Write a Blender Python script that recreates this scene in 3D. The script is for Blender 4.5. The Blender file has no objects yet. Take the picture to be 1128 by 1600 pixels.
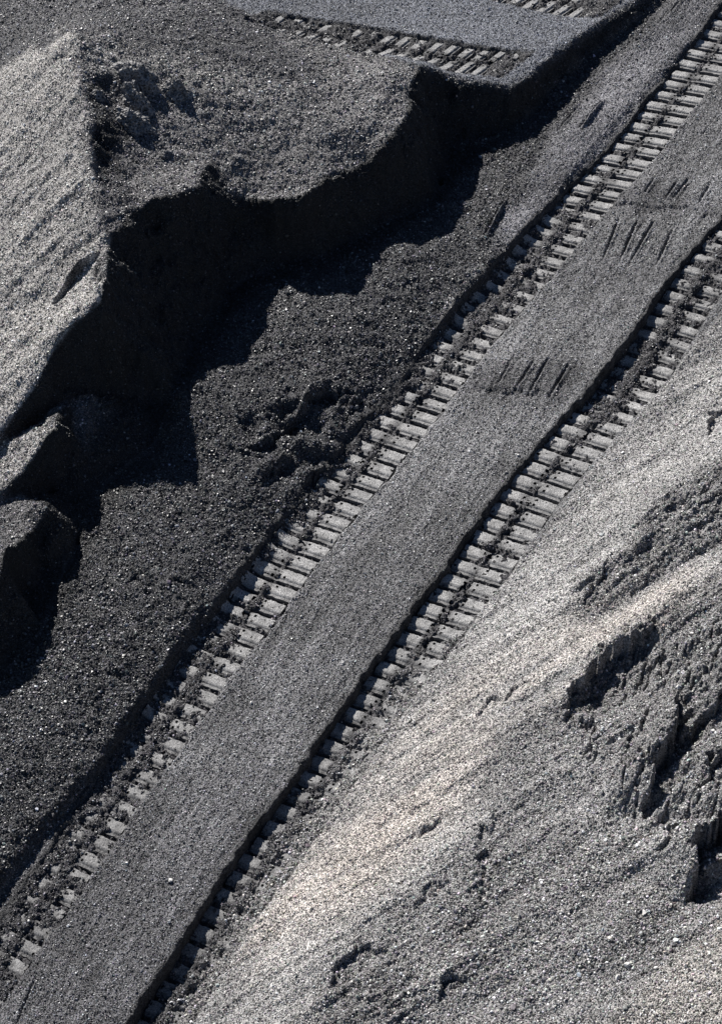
import bpy, math
import numpy as np
from mathutils import Vector, Matrix
from mathutils.geometry import delaunay_2d_cdt

RNG = np.random.default_rng(7)
SC = bpy.context.scene
COL = SC.collection

# ------------------------------------------------------------------ camera
PITCH = math.radians(46.0); DIST = 25.5; FPX = 3927.0
F = np.array([0, math.cos(PITCH), -math.sin(PITCH)])
U = np.array([0, math.sin(PITCH), math.cos(PITCH)])
CAM = -DIST * F
cd = bpy.data.cameras.new('camera'); cam = bpy.data.objects.new('camera', cd); COL.objects.link(cam)
cd.sensor_fit = 'VERTICAL'; cd.angle = 2 * math.atan(800 / FPX)
cd.clip_start = 0.5; cd.clip_end = 500
cam.location = CAM; cam.rotation_euler = (math.pi / 2 - PITCH, 0, 0)
SC.camera = cam

# ------------------------------------------------------------------ light
SUN = np.array([-0.47, 0.80, 0.611]); SUN /= np.linalg.norm(SUN)
sl = bpy.data.lights.new('sun', 'SUN'); sl.energy = 5.0; sl.angle = math.radians(0.5); sl.color = (1.0, 0.965, 0.92)
so = bpy.data.objects.new('sun', sl); COL.objects.link(so)
so.rotation_euler = Vector(SUN).to_track_quat('Z', 'Y').to_euler()
so.location = (-8, 14, 11)
W = bpy.data.worlds.new('World'); SC.world = W; W.use_nodes = True
wn = W.node_tree; bg = wn.nodes['Background']
sky = wn.nodes.new('ShaderNodeTexSky'); sky.sky_type = 'NISHITA'; sky.sun_disc = False; sky.altitude = 2500; sky.air_density = .8; sky.dust_density = .1
sky.sun_elevation = math.asin(SUN[2]); sky.sun_rotation = math.atan2(SUN[0], SUN[1])
wn.links.new(sky.outputs[0], bg.inputs[0]); bg.inputs[1].default_value = 0.05
SC.view_settings.view_transform = 'Standard'; SC.view_settings.look = 'None'
SC.cycles.diffuse_bounces = 1; SC.view_settings.exposure = 0.8; SC.view_settings.gamma = 1; SC.view_settings.use_curve_mapping = False

# ------------------------------------------------------------------ survey helpers: where a picture point stands at a given height
BX, BY = 0.143, 0.017                                   # the whole yard tips gently to the left
def base(x, y): return BX * x + BY * y
def ray(px, py):
    return F + np.array([1.0, 0, 0]) * ((px - 564) / FPX) + U * ((800 - py) / FPX)
def at(px, py, r=0.0):
    d = ray(px, py); t = (base(CAM[0], CAM[1]) + r - CAM[2]) / (d[2] - BX * d[0] - BY * d[1]); return CAM + d * t
def atz(px, py, z):
    d = ray(px, py); return CAM + d * ((z - CAM[2]) / d[2])
def crest(cx, cy, sx, sy, rs):                            # crest point from the point where its shadow falls
    S = at(sx, sy, rs); d = ray(cx, cy); d = d / np.linalg.norm(d)
    A = np.stack([d, -SUN], 1); sol = np.linalg.lstsq(A, S - CAM, rcond=None)[0]
    return CAM + d * sol[0]
def project(P):
    q = P - CAM; dep = q @ F
    return 564 + FPX * q[..., 0] / dep, 800 - FPX * (q @ U) / dep

# ------------------------------------------------------------------ noise
LAT = RNG.random((256, 256)).astype(np.float32)
def vnoise(x, y, seed=0):
    x = x + seed * 17.31; y = y + seed * 9.77
    xi = np.floor(x).astype(np.int64); yi = np.floor(y).astype(np.int64)
    fx = x - xi; fy = y - yi; fx = fx * fx * fx * (fx * (fx * 6 - 15) + 10); fy = fy * fy * fy * (fy * (fy * 6 - 15) + 10)
    a = LAT[xi & 255, yi & 255]; b = LAT[(xi + 1) & 255, yi & 255]; c = LAT[xi & 255, (yi + 1) & 255]; d = LAT[(xi + 1) & 255, (yi + 1) & 255]
    return (a * (1 - fx) + b * fx) * (1 - fy) + (c * (1 - fx) + d * fx) * fy
def fbm(x, y, oct=4, seed=0, gain=0.5):
    s = 0; a = 1; n = 0; c, sn = math.cos(0.6), math.sin(0.6)
    for k in range(oct):
        s = s + a * (vnoise(x, y, seed + k * 3) * 2 - 1); n += a; a *= gain
        x, y = (x * c - y * sn) * 2.03, (x * sn + y * c) * 2.03
    return s / n
def ss(a, b, x):
    t = np.clip((x - a) / (b - a), 0, 1); return t * t * (3 - 2 * t)

# ------------------------------------------------------------------ land survey: breaklines
PTS = []; EDG = []
def line(pts, close=True):
    i0 = len(PTS)
    for p in pts:
        PTS.append(p if isinstance(p, np.ndarray) else at(*p))
    if close:
        for i in range(i0, len(PTS) - 1): EDG.append((i, i + 1))
def pts(ps): line(ps, False)

# road
line([(-60, 1800, 0), (120, 1540, 0), (250, 1350, 0), (400, 1120, 0), (560, 900, 0), (700, 720, 0), (820, 560, 0), (950, 400, 0), (1128, 200, 0), (1300, 10, 0)])
# foot of the left bank, beside the left track
line([(-220, 1640, 0), (-75, 1490, 0), (10, 1384, 0), (72, 1307, 0), (152, 1214, 0), (192, 1162, 0), (252, 1072, 0), (312, 994, 0), (362, 927, 0), (440, 850, 0), (580, 670, 0), (690, 528, 0), (748, 458, 0), (838, 366, 0), (895, 282, 0), (990, 172, 0), (1100, 52, 0), (1185, -45, 0)])
line([(-224, 1622, .13), (-80, 1472, .13), (4, 1366, .13), (66, 1290, .12), (146, 1197, .12), (186, 1144, .13), (246, 1053, .14), (306, 975, .14), (357, 911, .11), (415, 830, .09), (540, 670, .06), (665, 520, .07), (728, 445, .12), (795, 388, .10), (862, 298, .06), (893, 262, .07), (987, 154, .05), (1096, 36, .04), (1182, -60, .04)])
# dark bank
pts([(30, 935, .22), (-20, 980, .12), (60, 900, .2), (-100, 1330, .16), (0, 1270, .18), (110, 1110, .2), (200, 1000, .22), (20, 1180, .22), (110, 980, .24), (300, 860, .25), (240, 830, .28), (190, 790, .28),
     (400, 740, .24), (340, 660, .33), (500, 600, .25), (420, 560, .32), (460, 500, .32), (570, 480, .25), (610, 400, .25), (660, 400, .2), (735, 365, .14),
     (700, 420, .14), (790, 320, .1), (820, 345, .1), (850, 250, .1), (900, 200, .11), (900, 165, .03), (975, 95, .05), (1040, 20, .1), (1120, -80, .1)])
# foot of the cut face
line([(1110, -80, .02), (1020, 22, .02), (954, 70, .02), (890, 122, .0), (838, 172, -.02), (775, 215, -.05), (700, 235, -.08), (690, 290, -.05), (640, 330, .05), (560, 372, .12), (490, 405, .15), (430, 415, .18), (375, 440, .2),
      (330, 490, .22), (290, 560, .24), (265, 640, .24), (240, 700, .24), (165, 755, .24), (130, 820, .22), (95, 905, .2), (70, 980, .17), (20, 1040, .12), (-60, 1080, .08), (-200, 1200, .05)])
# edge of platform and crest of the cut face
ZP = 0.80
line([atz(1090, -100, ZP + .04), atz(1000, -5, ZP + .03), atz(930, 42, ZP + .0), atz(868, 88, ZP - .02), atz(800, 137, ZP), atz(740, 128, ZP + .03), atz(700, 120, ZP + .06), crest(655, 105, 738, 300, .0)])
line([crest(655, 105, 742, 300, .0), crest(645, 150, 728, 318, .06), crest(638, 190, 724, 360, .12), crest(600, 235, 668, 362, .22), crest(560, 262, 603, 368, .25), crest(500, 290, 553, 425, .27), crest(480, 305, 552, 474, .27),
      crest(430, 318, 498, 468, .28), crest(385, 310, 426, 436, .31), crest(345, 300, 402, 468, .32), crest(310, 290, 390, 522, .32), crest(255, 310, 376, 575, .34), crest(222, 328, 302, 588, .34), crest(172, 375, 303, 645, .33), crest(166, 440, 301, 752, .28), crest(160, 485, 298, 758, .28),
      crest(100, 532, 200, 757, .28), (58, 612, .96), (0, 680, .78), (-90, 780, .52), (-220, 900, .2)])
# gullies and spurs below
line([(168, 610, .56), (105, 620, .66), (50, 668, .56), (0, 702, .60), (-80, 800, .36)])
line([(150, 745, .30), (118, 700, .56), (86, 660, .95), (62, 704, .82), (30, 742, .70), (0, 768, .62), (-70, 840, .42)])
line([(125, 768, .27), (90, 758, .34), (40, 778, .46), (0, 788, .50), (-70, 860, .2)])
line([(112, 850, .3), (100, 820, .5), (72, 788, .74), (58, 822, .62), (30, 850, .74), (0, 872, .86), (-60, 940, .82), (-160, 1040, .3)])
line([(185, 510, 1.12), (228, 560, .76), (272, 618, .42)])
# heap: west ridge and its lit flank
line([(120, 52, 1.85), (126, 130, 1.84), (138, 185, 1.8), (146, 290, 1.7), (160, 365, 1.58)])
line([(-160, 230, .75), (0, 128, 1.35), (60, 84, 1.66), (112, 50, 1.86), (135, 44, 1.8)])
pts([(0, 230, 1.2), (0, 350, 1.14), (60, 300, 1.38), (60, 430, 1.24), (0, 480, 1.0), (0, 600, .85), (60, 540, 1.12), (-150, 450, .4), (-150, 600, .3), (-250, 400, 0.), (-250, 700, -.1)])
line([(78, 440, 1.29), (118, 412, 1.45), (148, 402, 1.54)])
line([(80, 452, 1.22), (118, 430, 1.36), (146, 420, 1.43)])
pts([(100, 470, 1.29), (130, 450, 1.42), (150, 452, 1.46), (125, 500, 1.38)])
# behind the ridge
pts([(-200, 120, .7), (0, 88, 1.1), (60, 45, 1.25), (130, 22, 1.4), (200, -30, 1.15), (0, 0, 1.0), (-200, -60, .7)])
# bowl
pts([(165, 78, 1.72), (205, 105, 1.62), (235, 135, 1.48), (275, 135, 1.45), (210, 200, 1.44), (205, 275, 1.40), (300, 180, 1.32), (400, 160, 1.2), (330, 240, 1.15), (420, 240, 1.02), (500, 210, 1.0), (520, 130, 1.03), (600, 140, 1.0), (600, 190, .95), (300, 100, 1.42), (360, 80, 1.3), (154, 150, 1.68), (170, 240, 1.54)])
# platform surface
line([atz(430, 38, ZP + .05), atz(590, 75, ZP + .03), atz(690, 98, ZP + .02), atz(790, 120, ZP)])
line([atz(320, -40, ZP + .15), atz(350, 2, ZP + .12), atz(400, 25, ZP + .08), atz(430, 38, ZP + .05)])
line([atz(430, 28, ZP + .06), atz(600, 55, ZP + .04), atz(760, 76, ZP + .02), atz(850, 80, ZP)])
pts([atz(700, 20, ZP), atz(900, 20, ZP - .03), atz(600, -100, ZP), atz(900, -150, ZP)])
# right flank: rises from right-hand track
line([(100, 1900, 0), (280, 1625, 0), (335, 1520, 0), (400, 1415, 0), (470, 1300, 0), (560, 1175, 0), (645, 1065, 0), (740, 952, 0), (850, 825, 0), (905, 752, 0), (990, 650, 0), (1060, 560, 0), (1140, 470, 0), (1300, 300, 0.05)])
pts([(1040, 640, .12), (1128, 560, .12), (1128, 640, .3), (1000, 730, .2), (900, 850, .18), (840, 900, .15), (820, 960, .22), (760, 1050, .24), (700, 1130, .25), (620, 1200, .22), (560, 1290, .24), (500, 1380, .25), (430, 1500, .25), (380, 1600, .25),
     (720, 1230, .42), (640, 1320, .42), (560, 1430, .42), (500, 1540, .4), (850, 1080, .45), (800, 1170, .52), (760, 1330, .64), (700, 1420, .62), (640, 1500, .58), (600, 1600, .6)])
line([(1220, 640, .6), (1128, 715, .58), (1060, 745, .52), (1005, 790, .48), (965, 855, .42), (925, 905, .38), (912, 940, .34)])
line([(1220, 800, .8), (1128, 850, .66), (1060, 878, .56), (1000, 915, .45), (940, 962, .36)])
line([(1220, 830, .95), (1128, 872, .78), (1050, 925, .68), (1005, 975, .66), (950, 1012, .62), (920, 1050, .58), (900, 1092, .52)])
line([(1050, 1040, .66), (1000, 1070, .5), (962, 1080, .44), (915, 1100, .46)])
pts([(1080, 1010, .8), (1128, 1080, 1.0), (1000, 1120, .66), (930, 1120, .58)])
line([(1000, 1140, .8), (1012, 1180, .92), (1030, 1225, .95), (1070, 1230, 1.05)])
line([(1000, 1265, .78), (1030, 1285, .78), (1075, 1290, .86)])
line([(1075, 1300, 1.1), (1090, 1335, 1.12), (1140, 1310, 1.22), (1250, 1280, 1.4)])
line([(1062, 1398, .86), (1085, 1390, .85), (1145, 1350, .98), (1250, 1300, 1.1)])
pts([(900, 1250, .72), (960, 1350, .85), (860, 1400, .8), (1128, 1450, 1.05), (1000, 1500, 1.0), (900, 1560, .92), (1128, 1600, 1.25), (800, 1600, .8), (1300, 1500, 1.5), (1300, 1100, 1.3), (1000, 1800, 1.1), (1300, 1800, 1.6), (700, 1800, .7), (400, 1850, .4)])
# far surroundings
for (x, y, r) in [(-35, -30, -.3), (35, -30, 3.0), (-35, 40, -.3), (35, 40, .8), (-35, 0, -.3), (35, 0, 3.0), (0, -30, .3), (0, 40, .6), (-12, 0, -.3), (-12, 14, .2), (-12, -14, -.2), (12, -14, 2.2), (12, 14, .6), (10, 0, 1.7), (12, 5, 1.2)]:
    PTS.append(np.array([x, y, base(x, y) + r]))

v2, e2, f2, ov, _, _ = delaunay_2d_cdt([Vector((p[0], p[1])) for p in PTS], EDG, [], 0, 1e-5)
zz = np.zeros(len(v2)); PA = np.array(PTS)
for i, v in enumerate(v2):
    if ov[i]: zz[i] = PA[ov[i][0], 2]
    else:
        dd = np.hypot(PA[:, 0] - v[0], PA[:, 1] - v[1]); k = np.argsort(dd)[:3]; w = 1 / (dd[k] + 1e-3); zz[i] = (PA[k, 2] * w).sum() / w.sum()
        print('crossing at', project(np.array([v[0], v[1], zz[i]])))
V2 = np.array([(v[0], v[1]) for v in v2])

# ------------------------------------------------------------------ land grid: close net inside the view, stretching out to the surroundings
def grade(a, b, n, ext, m):
    core = np.linspace(a, b, n); st = (b - a) / (n - 1)
    g = np.geomspace(st, ext, m); g = np.cumsum(g) * (ext / np.cumsum(g)[-1])
    return np.concatenate([a - g[::-1], core, b + g])
NXC, NYC = 725, 1010
sx = grade(-1.12, 1.12, NXC, 6.0, 24)
q = np.linspace(0, 1, NYC); yc = -7.7 + (10.2 + 7.7) * (0.78 * q + 0.22 * q * q)
g = np.cumsum(np.geomspace(.014, 3, 24)); g = g * 25 / g[-1]
sy = np.concatenate([yc[0] - g[::-1], yc, yc[-1] + g])
dep = (np.clip(sy, -12, 14) + 17.71) * math.cos(PITCH) + 18.34 * math.sin(PITCH)
X = sx[None, :] * (0.1436 * dep)[:, None]; Y = np.repeat(sy[:, None], len(sx), 1)
NY, NX = X.shape
H = np.full(X.shape, np.nan)
for f in f2:
    (ax, ay), (bx, by), (cx, cy) = V2[f[0]], V2[f[1]], V2[f[2]]
    y0, y1 = min(ay, by, cy), max(ay, by, cy)
    r0 = max(np.searchsorted(sy, y0) - 1, 0); r1 = min(np.searchsorted(sy, y1) + 1, NY)
    if r1 <= r0: continue
    xs = X[r0:r1]; ys = Y[r0:r1]
    det = (by - cy) * (ax - cx) + (cx - bx) * (ay - cy)
    if abs(det) < 1e-12: continue
    l1 = ((by - cy) * (xs - cx) + (cx - bx) * (ys - cy)) / det; l2 = ((cy - ay) * (xs - cx) + (ax - cx) * (ys - cy)) / det; l3 = 1 - l1 - l2
    m = (l1 >= -1e-6) & (l2 >= -1e-6) & (l3 >= -1e-6)
    H[r0:r1][m] = (zz[f[0]] * l1 + zz[f[1]] * l2 + zz[f[2]] * l3)[m]
H = np.where(np.isnan(H), base(X, Y), H)
def blur(A, k):
    w = np.exp(-0.5 * (np.arange(-3 * k, 3 * k + 1) / k) ** 2); w /= w.sum()
    P = np.pad(A, ((3 * k, 3 * k), (0, 0)), 'edge'); B = sum(w[i] * P[i:i + A.shape[0]] for i in range(len(w)))
    P = np.pad(B, ((0, 0), (3 * k, 3 * k)), 'edge'); return sum(w[i] * P[:, i:i + A.shape[1]] for i in range(len(w)))
H = blur(H, 2) * .85 + blur(H, 6) * .15


NCX0 = 24; NCY0 = 24
def sample(A, x, y):                                       # bilinear look-up of a grid quantity at world x, y
    y = np.asarray(y, float); x = np.asarray(x, float)
    j = np.clip(np.searchsorted(sy, y) - 1, 0, NY - 2); ty = (y - sy[j]) / (sy[j + 1] - sy[j])
    w = 0.1436 * ((np.clip(y, -12, 14) + 17.71) * math.cos(PITCH) + 18.34 * math.sin(PITCH))
    u = x / w; i = np.clip(np.searchsorted(sx, u) - 1, 0, NX - 2); tx = (u - sx[i]) / (sx[i + 1] - sx[i])
    return (A[j, i] * (1 - tx) + A[j, i + 1] * tx) * (1 - ty) + (A[j + 1, i] * (1 - tx) + A[j + 1, i + 1] * tx) * ty

PX, PY = project(np.stack([X, Y, H], -1))
g1, g0 = np.gradient(H); g0 = g0 / np.gradient(X, axis=1); g1 = g1 / np.gradient(sy)[:, None]
edge = np.clip(blur(np.clip(np.hypot(g0 - BX, g1 - BY) - .6, 0, 1), 12) * 3, 0, 1) * ss(1100, 900, PX) * (.35 + .65 * ss(60, 220, PX))
wnx = .10 * fbm(X * 2.6, Y * 2.6, 4, 181, .6); wny = .10 * fbm(X * 2.6, Y * 2.6, 4, 187, .6)
H = sample(H, X + wnx * edge, Y + wny * edge)
PX, PY = project(np.stack([X, Y, H], -1))

# ------------------------------------------------------------------ zones of the yard (outlines surveyed from the photograph)
def inpoly(px, py, poly):
    c = np.zeros(px.shape, bool); n = len(poly)
    for a in range(n):
        x1, y1 = poly[a]; x2, y2 = poly[(a + 1) % n]
        if y1 == y2: continue
        c ^= ((y1 > py) != (y2 > py)) & (px < (x2 - x1) * (py - y1) / (y2 - y1) + x1)
    return c
FD = np.array([-.88, -.47]); Sx = X * FD[0] + Y * FD[1]; Sc = X * FD[1] - Y * FD[0]
wq = 60 * fbm(Sx * 1.2, Sc * 7, 4, 31) * ss(600, 900, PX + .0 * PY) + 14 * fbm(Sx * 5, Sc * 22, 2, 35)
WX = PX + 22 * fbm(X * 3, Y * 3, 4, 5) + 10 * fbm(X * 14, Y * 14, 2, 8) - wq * .8; WY = PY + 22 * fbm(X * 3, Y * 3, 4, 25) + 10 * fbm(X * 14, Y * 14, 2, 28) + wq * .5
def mask(poly, soft=2, warp=True):
    a = inpoly(WX if warp else PX, WY if warp else PY, poly).astype(np.float32)
    return blur(a, soft) if soft else a
TERR = [(320, -60), (352, 4), (400, 26), (430, 44), (590, 84), (655, 102), (700, 117), (740, 125), (800, 135), (866, 86), (926, 40), (998, -7), (1300, -400), (-200, -400)]
HEAP = [(-900, -60), (320, -60), (352, 4), (400, 26), (430, 44), (590, 84), (655, 104), (700, 121), (740, 130), (800, 140), (872, 90), (930, 44), (1005, -5), (1130, -120), (1100, -90), (1012, 17), (945, 62), (885, 112), (835, 168), (775, 215), (700, 235), (690, 290), (640, 330), (560, 372), (490, 405), (430, 415), (375, 440), (330, 490), (290, 560), (265, 640), (240, 700), (165, 755), (130, 820), (95, 905), (70, 980), (20, 1040), (-60, 1080), (-900, 1500)]
SLOPE = [(60, 1900), (240, 1630), (300, 1530), (375, 1420), (450, 1310), (545, 1185), (630, 1075), (735, 960), (848, 830), (905, 756), (990, 656), (1062, 565), (1140, 478), (1400, 250), (3000, 250), (3000, 2500), (-100, 2500)]
ROADP = [(-240, 1640), (0, 1390), (60, 1318), (140, 1225), (183, 1170), (242, 1080), (300, 1002), (348, 937), (440, 835), (560, 672), (680, 523), (738, 450), (820, 390), (880, 300), (912, 268), (1003, 165), (1110, 46), (1300, -160), (2500, -300), (2500, 250), (1400, 250), (1140, 478), (1062, 565), (990, 656), (905, 756), (848, 830), (735, 960), (630, 1075), (545, 1185), (450, 1310), (375, 1420), (300, 1530), (240, 1630), (0, 2000), (-500, 2000)]
mTer = mask(TERR, 0, False) > .5; mHeap = (mask(HEAP, 0, False) > .5) & ~mTer
mSlope = mask(SLOPE, 0, False) > .5; mRoad = (mask(ROADP, 0, False) > .5) & ~mSlope
ZONE = np.full(X.shape, 1); ZONE[mTer] = 4; ZONE[mHeap] = 3; ZONE[mRoad] = 0; ZONE[mSlope] = 2
kT, kH, kR, kS = [blur(k.astype(np.float32), 2) for k in (mTer, mHeap, mRoad, mSlope)]
kB = np.clip(1 - kT - kH - kR - kS, 0, 1)
FLANK = mask([(-900, 200), (0, 126), (60, 84), (112, 46), (124, 60), (122, 130), (136, 190), (150, 300), (160, 370), (158, 430), (158, 490), (100, 535), (60, 612), (0, 682), (-900, 1200)], 2) * kH
SPURT = mask([(-300, 800), (0, 695), (86, 655), (84, 690), (30, 745), (0, 772), (-300, 1000)], 1) * kH
BACK = mask([(-900, -600), (340, -600), (350, 0), (430, 60), (520, 110), (400, 130), (250, 90), (120, 40), (60, 80), (0, 122), (-900, 300)], 5) * kH
PALE = mask([(1128, 560), (1300, 480), (1300, 700), (1128, 700), (1040, 760), (985, 830), (925, 900), (915, 945), (940, 958), (1040, 890), (1140, 850), (1300, 760), (1300, 830), (1130, 880), (1050, 930), (960, 1000), (905, 1050), (890, 1090), (800, 1110), (745, 1170), (738, 1260), (720, 1330), (640, 1390), (560, 1440), (515, 1540), (500, 1700), (330, 1700), (375, 1560), (445, 1440), (540, 1290), (655, 1100), (740, 985), (860, 840), (950, 740)], 6)
PINK = mask([(960, 940), (1080, 870), (1060, 930), (930, 1020), (870, 1080), (760, 1120), (730, 1230), (640, 1320), (560, 1400), (440, 1480), (350, 1530), (420, 1400), (560, 1230), (700, 1110), (820, 1010)], 14)
CORNER = mask([(1150, 1420), (1060, 1490), (960, 1600), (900, 1700), (1500, 1900), (1500, 1300)], 8)
DARKR = mask([(1300, 780), (1130, 880), (1050, 930), (960, 1010), (900, 1060), (895, 1130), (960, 1200), (1040, 1290), (1140, 1380), (1300, 1420)], 8)
CLODR = mask([(1300, 640), (1128, 715), (1060, 745), (1005, 790), (965, 855), (925, 905), (912, 945), (945, 958), (1000, 915), (1060, 878), (1128, 848), (1300, 760)], 4)
LOWD = np.clip(mask([(500, 1540), (560, 1480), (640, 1490), (660, 1560), (640, 1700), (480, 1700)], 8) + mask([(755, 1300), (790, 1310), (760, 1480), (740, 1560), (690, 1580), (680, 1500), (730, 1420)], 8), 0, 1)
STRIP = mask([(660, 545), (700, 478), (745, 435), (810, 395), (838, 380), (830, 400), (750, 452), (700, 510), (665, 560)], 3) * np.clip(kB + kR, 0, 1)
UPB = mask([(1040, -60), (1000, 55), (925, 130), (872, 200), (835, 260), (800, 300), (770, 380), (830, 390), (880, 320), (1010, 170), (1200, -40), (1200, -200)], 6)
RUB = mask([(410, 640), (470, 600), (560, 600), (600, 640), (560, 720), (480, 760), (410, 740), (380, 690)], 8)

# ------------------------------------------------------------------ crawler tracks: edges surveyed from the photograph
T1R = [(1210, 10), (1160, 70), (1108, 138), (1069, 185), (1026, 239), (998, 274), (958, 313), (912, 368), (869, 422), (821, 475), (776, 522), (744, 562), (706, 627), (656, 685), (614, 730), (561, 795), (512, 858), (459, 930), (398, 1008), (343, 1080), (304, 1134), (247, 1215), (210, 1275), (175, 1320), (120, 1400), (95, 1432), (47, 1505), (-10, 1580), (-60, 1660)]
T1W = ([0, 240, 313, 422, 562, 795, 1000, 1134, 1300, 1500], [70, 70, 75, 76, 78, 79, 78, 74, 70, 66], [12, 12, 15, 20, 24, 26, 28, 30, 32, 34])
T2L = [(1230, 240), (1175, 300), (1128, 345), (1089, 388), (1059, 420), (1026, 468), (995, 510), (962, 560), (921, 612), (884, 650), (839, 700), (801, 740), (779, 768), (751, 813), (717, 859), (686, 903), (645, 955), (620, 993), (575, 1050), (535, 1105), (500, 1155), (470, 1200), (435, 1250), (395, 1305), (355, 1360), (320, 1410), (290, 1460), (260, 1510), (228, 1560), (195, 1610), (150, 1680)]
T2W = ([0, 450, 560, 1000, 1200, 1500], [75, 76, 80, 80, 78, 74], [18, 20, 26, 26, 30, 34])
T3U = [(415, 24), (470, 34), (540, 43), (620, 56), (690, 68), (760, 78), (838, 84)]
T4U = [(700, -60), (760, -48), (850, -30), (910, -14), (985, -6)]
def resample(Lw, Rw, step):                                 # even steps along the centre line
    C = (Lw + Rw) / 2; d = np.r_[0, np.cumsum(np.hypot(*(C[1:] - C[:-1]).T))]
    n = int(d[-1] / step); t = np.arange(n + 1) * step
    f = lambda A: np.stack([np.interp(t, d, A[:, 0]), np.interp(t, d, A[:, 1])], 1)
    return f(Lw), f(Rw)
def sm(A):
    B = A.copy(); B[1:-1] = (A[:-2] + 2 * A[1:-1] + A[2:]) / 4; return B
def tr(Lp, Rp, z=None):
    g = (lambda p: at(p[0], p[1], 0)) if z is None else (lambda p: atz(p[0], p[1], z))
    return sm(np.array([g(p)[:2] for p in Lp])), sm(np.array([g(p)[:2] for p in Rp]))
wv = lambda p, T: (np.interp(p[1], T[0], T[1]), np.interp(p[1], T[0], T[2]))
TR1 = tr([(p[0] - wv(p, T1W)[0], p[1] - wv(p, T1W)[1]) for p in T1R], T1R)
TR2 = tr(T2L, [(p[0] + wv(p, T2W)[0], p[1] + wv(p, T2W)[1]) for p in T2L])
TR3 = tr(T3U, [(p[0] - np.interp(p[0], [430, 640], [36, 48]), p[1] + np.interp(p[0], [430, 640], [20, 36])) for p in T3U], ZP)
TR4 = tr(T4U, [(p[0] - 48, p[1] + 33) for p in T4U], ZP)
Hs = blur(H, 3)

def track_coords(TRK):                                       # u: 0 at left edge, 1 at right edge; v: distance along
    L, R = resample(*TRK, 0.05)
    C = (L + R) / 2; n = len(C)
    u = np.full(X.shape, 9.0); v = np.full(X.shape, -9.0)
    lo, hi = C.min(0) - 1, C.max(0) + 1
    sel = (X > lo[0]) & (X < hi[0]) & (Y > lo[1]) & (Y < hi[1])
    xs = X[sel]; ys = Y[sel]
    # rows of the track run nearly straight: find nearest station by direction, then by chunk
    best = np.full(xs.shape, 1e9); bi = np.zeros(xs.shape, int)
    for k in range(0, n, 4):
        d = (xs - C[k, 0]) ** 2 + (ys - C[k, 1]) ** 2; w = d < best; best[w] = d[w]; bi[w] = k
    near = best < 1.2
    idx = np.where(near)[0]; b0 = bi[idx]; xs = xs[idx]; ys = ys[idx]
    bv = b0.astype(float)
    for it in range(3):                                      # station whose cross line passes through the point
        i0 = np.clip(bv.astype(int), 0, n - 2); f = bv - i0
        l = L[i0] * (1 - f)[:, None] + L[i0 + 1] * f[:, None]; r = R[i0] * (1 - f)[:, None] + R[i0 + 1] * f[:, None]
        g = r - l; T = C[i0 + 1] - C[i0]
        dx = xs - l[:, 0]; dy = ys - l[:, 1]
        det = g[:, 0] * T[:, 1] - g[:, 1] * T[:, 0]
        uu = (dx * T[:, 1] - dy * T[:, 0]) / det; vv = (g[:, 0] * dy - g[:, 1] * dx) / det
        bv = np.clip(bv + vv, 0, n - 1.001)
    fu = np.full(best.shape, 9.0); fv = np.full(best.shape, -9.0); fu[idx] = uu
    ok = (bv > 0.01) & (bv < n - 1.01); fv[idx] = np.where(ok, bv * 0.05, -9)
    fu[fv < -1] = 9
    u[sel] = fu; v[sel] = fv
    return u, v, L, R
lump = fbm(X * 9, Y * 9, 3, 40); lump2 = fbm(X * 32, Y * 32, 2, 44)
PITCHM = {}
covers = {}
INR = np.zeros(X.shape); SPILL = np.zeros(X.shape); NOSTONE = np.zeros(X.shape); WALL_SHADE = np.zeros(X.shape)
TRACKS = []
def carve(name, TRK, sink, cover, pitch, wl=.04, wr=.12, phase=0.0, gap=.062):
    """sink(py) depth of the rut; cover(py, u) how far loose gravel has run back over the prints (-1 clean .. 1 buried)"""
    global H
    u, v, L, R = track_coords(TRK)
    rg = .055 * fbm(X * 2.2, Y * 2.2, 3, 190) + .05 * fbm(X * 10, Y * 10, 3, 193); u = np.where(u < 5, u + rg, u)
    f = ss(-wl, .015, u) * (1 - ss(1.0, 1 + wr, u))
    ins = ss(-.03, .02, u) * (1 - ss(.99, 1.04, u))
    vmax = (len(L) - 1) * .05; fade = ss(.0, .35, v) * (1 - ss(vmax - .45, vmax - .05, v)); s = sink(PY) * (.35 + .65 * fade); H = H - s * f
    c = cover(PY, np.clip(u, 0, 1)) + lump * .75 + lump2 * .45
    k = v / pitch + phase; k0 = np.floor(k)
    r1 = LAT[(k0.astype(int) * 7) & 255, 3]; r2 = LAT[(k0.astype(int) * 13) & 255, 9]
    blob = np.exp(-((u - .47 - .06 * (r1 - .5)) / .085) ** 2 - ((k - k0 - .42) / .30) ** 2) * (.55 + .9 * r2)
    c = c + blob * .55 + .7 * (1 - fade) + np.where(TRK is TR3 or TRK is TR4, 0, 1) * np.exp(-((u - .46) / .15) ** 2) * np.interp(PY, [280, 340, 600, 660, 930, 1050], [.2, .5, .4, .15, .12, .4])
    H = H + ins * gap * np.where(c < 0, np.clip(c * 1.25, -1, 0), np.clip(c, 0, 1.3) * .6)
    INR[:] = np.maximum(INR, ins); WALL_SHADE[:] = np.maximum(WALL_SHADE, ss(-.13, -.07, u) * (1 - ss(.02, .08, u)))
    NOSTONE[:] = np.maximum(NOSTONE, np.maximum(ins * (c < -.1), ss(-.14, -.07, u) * (1 - ss(.0, .05, u)) * .85))
    TRACKS.append((name, L, R, pitch, phase, sink))
P12 = 0.205
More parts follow.
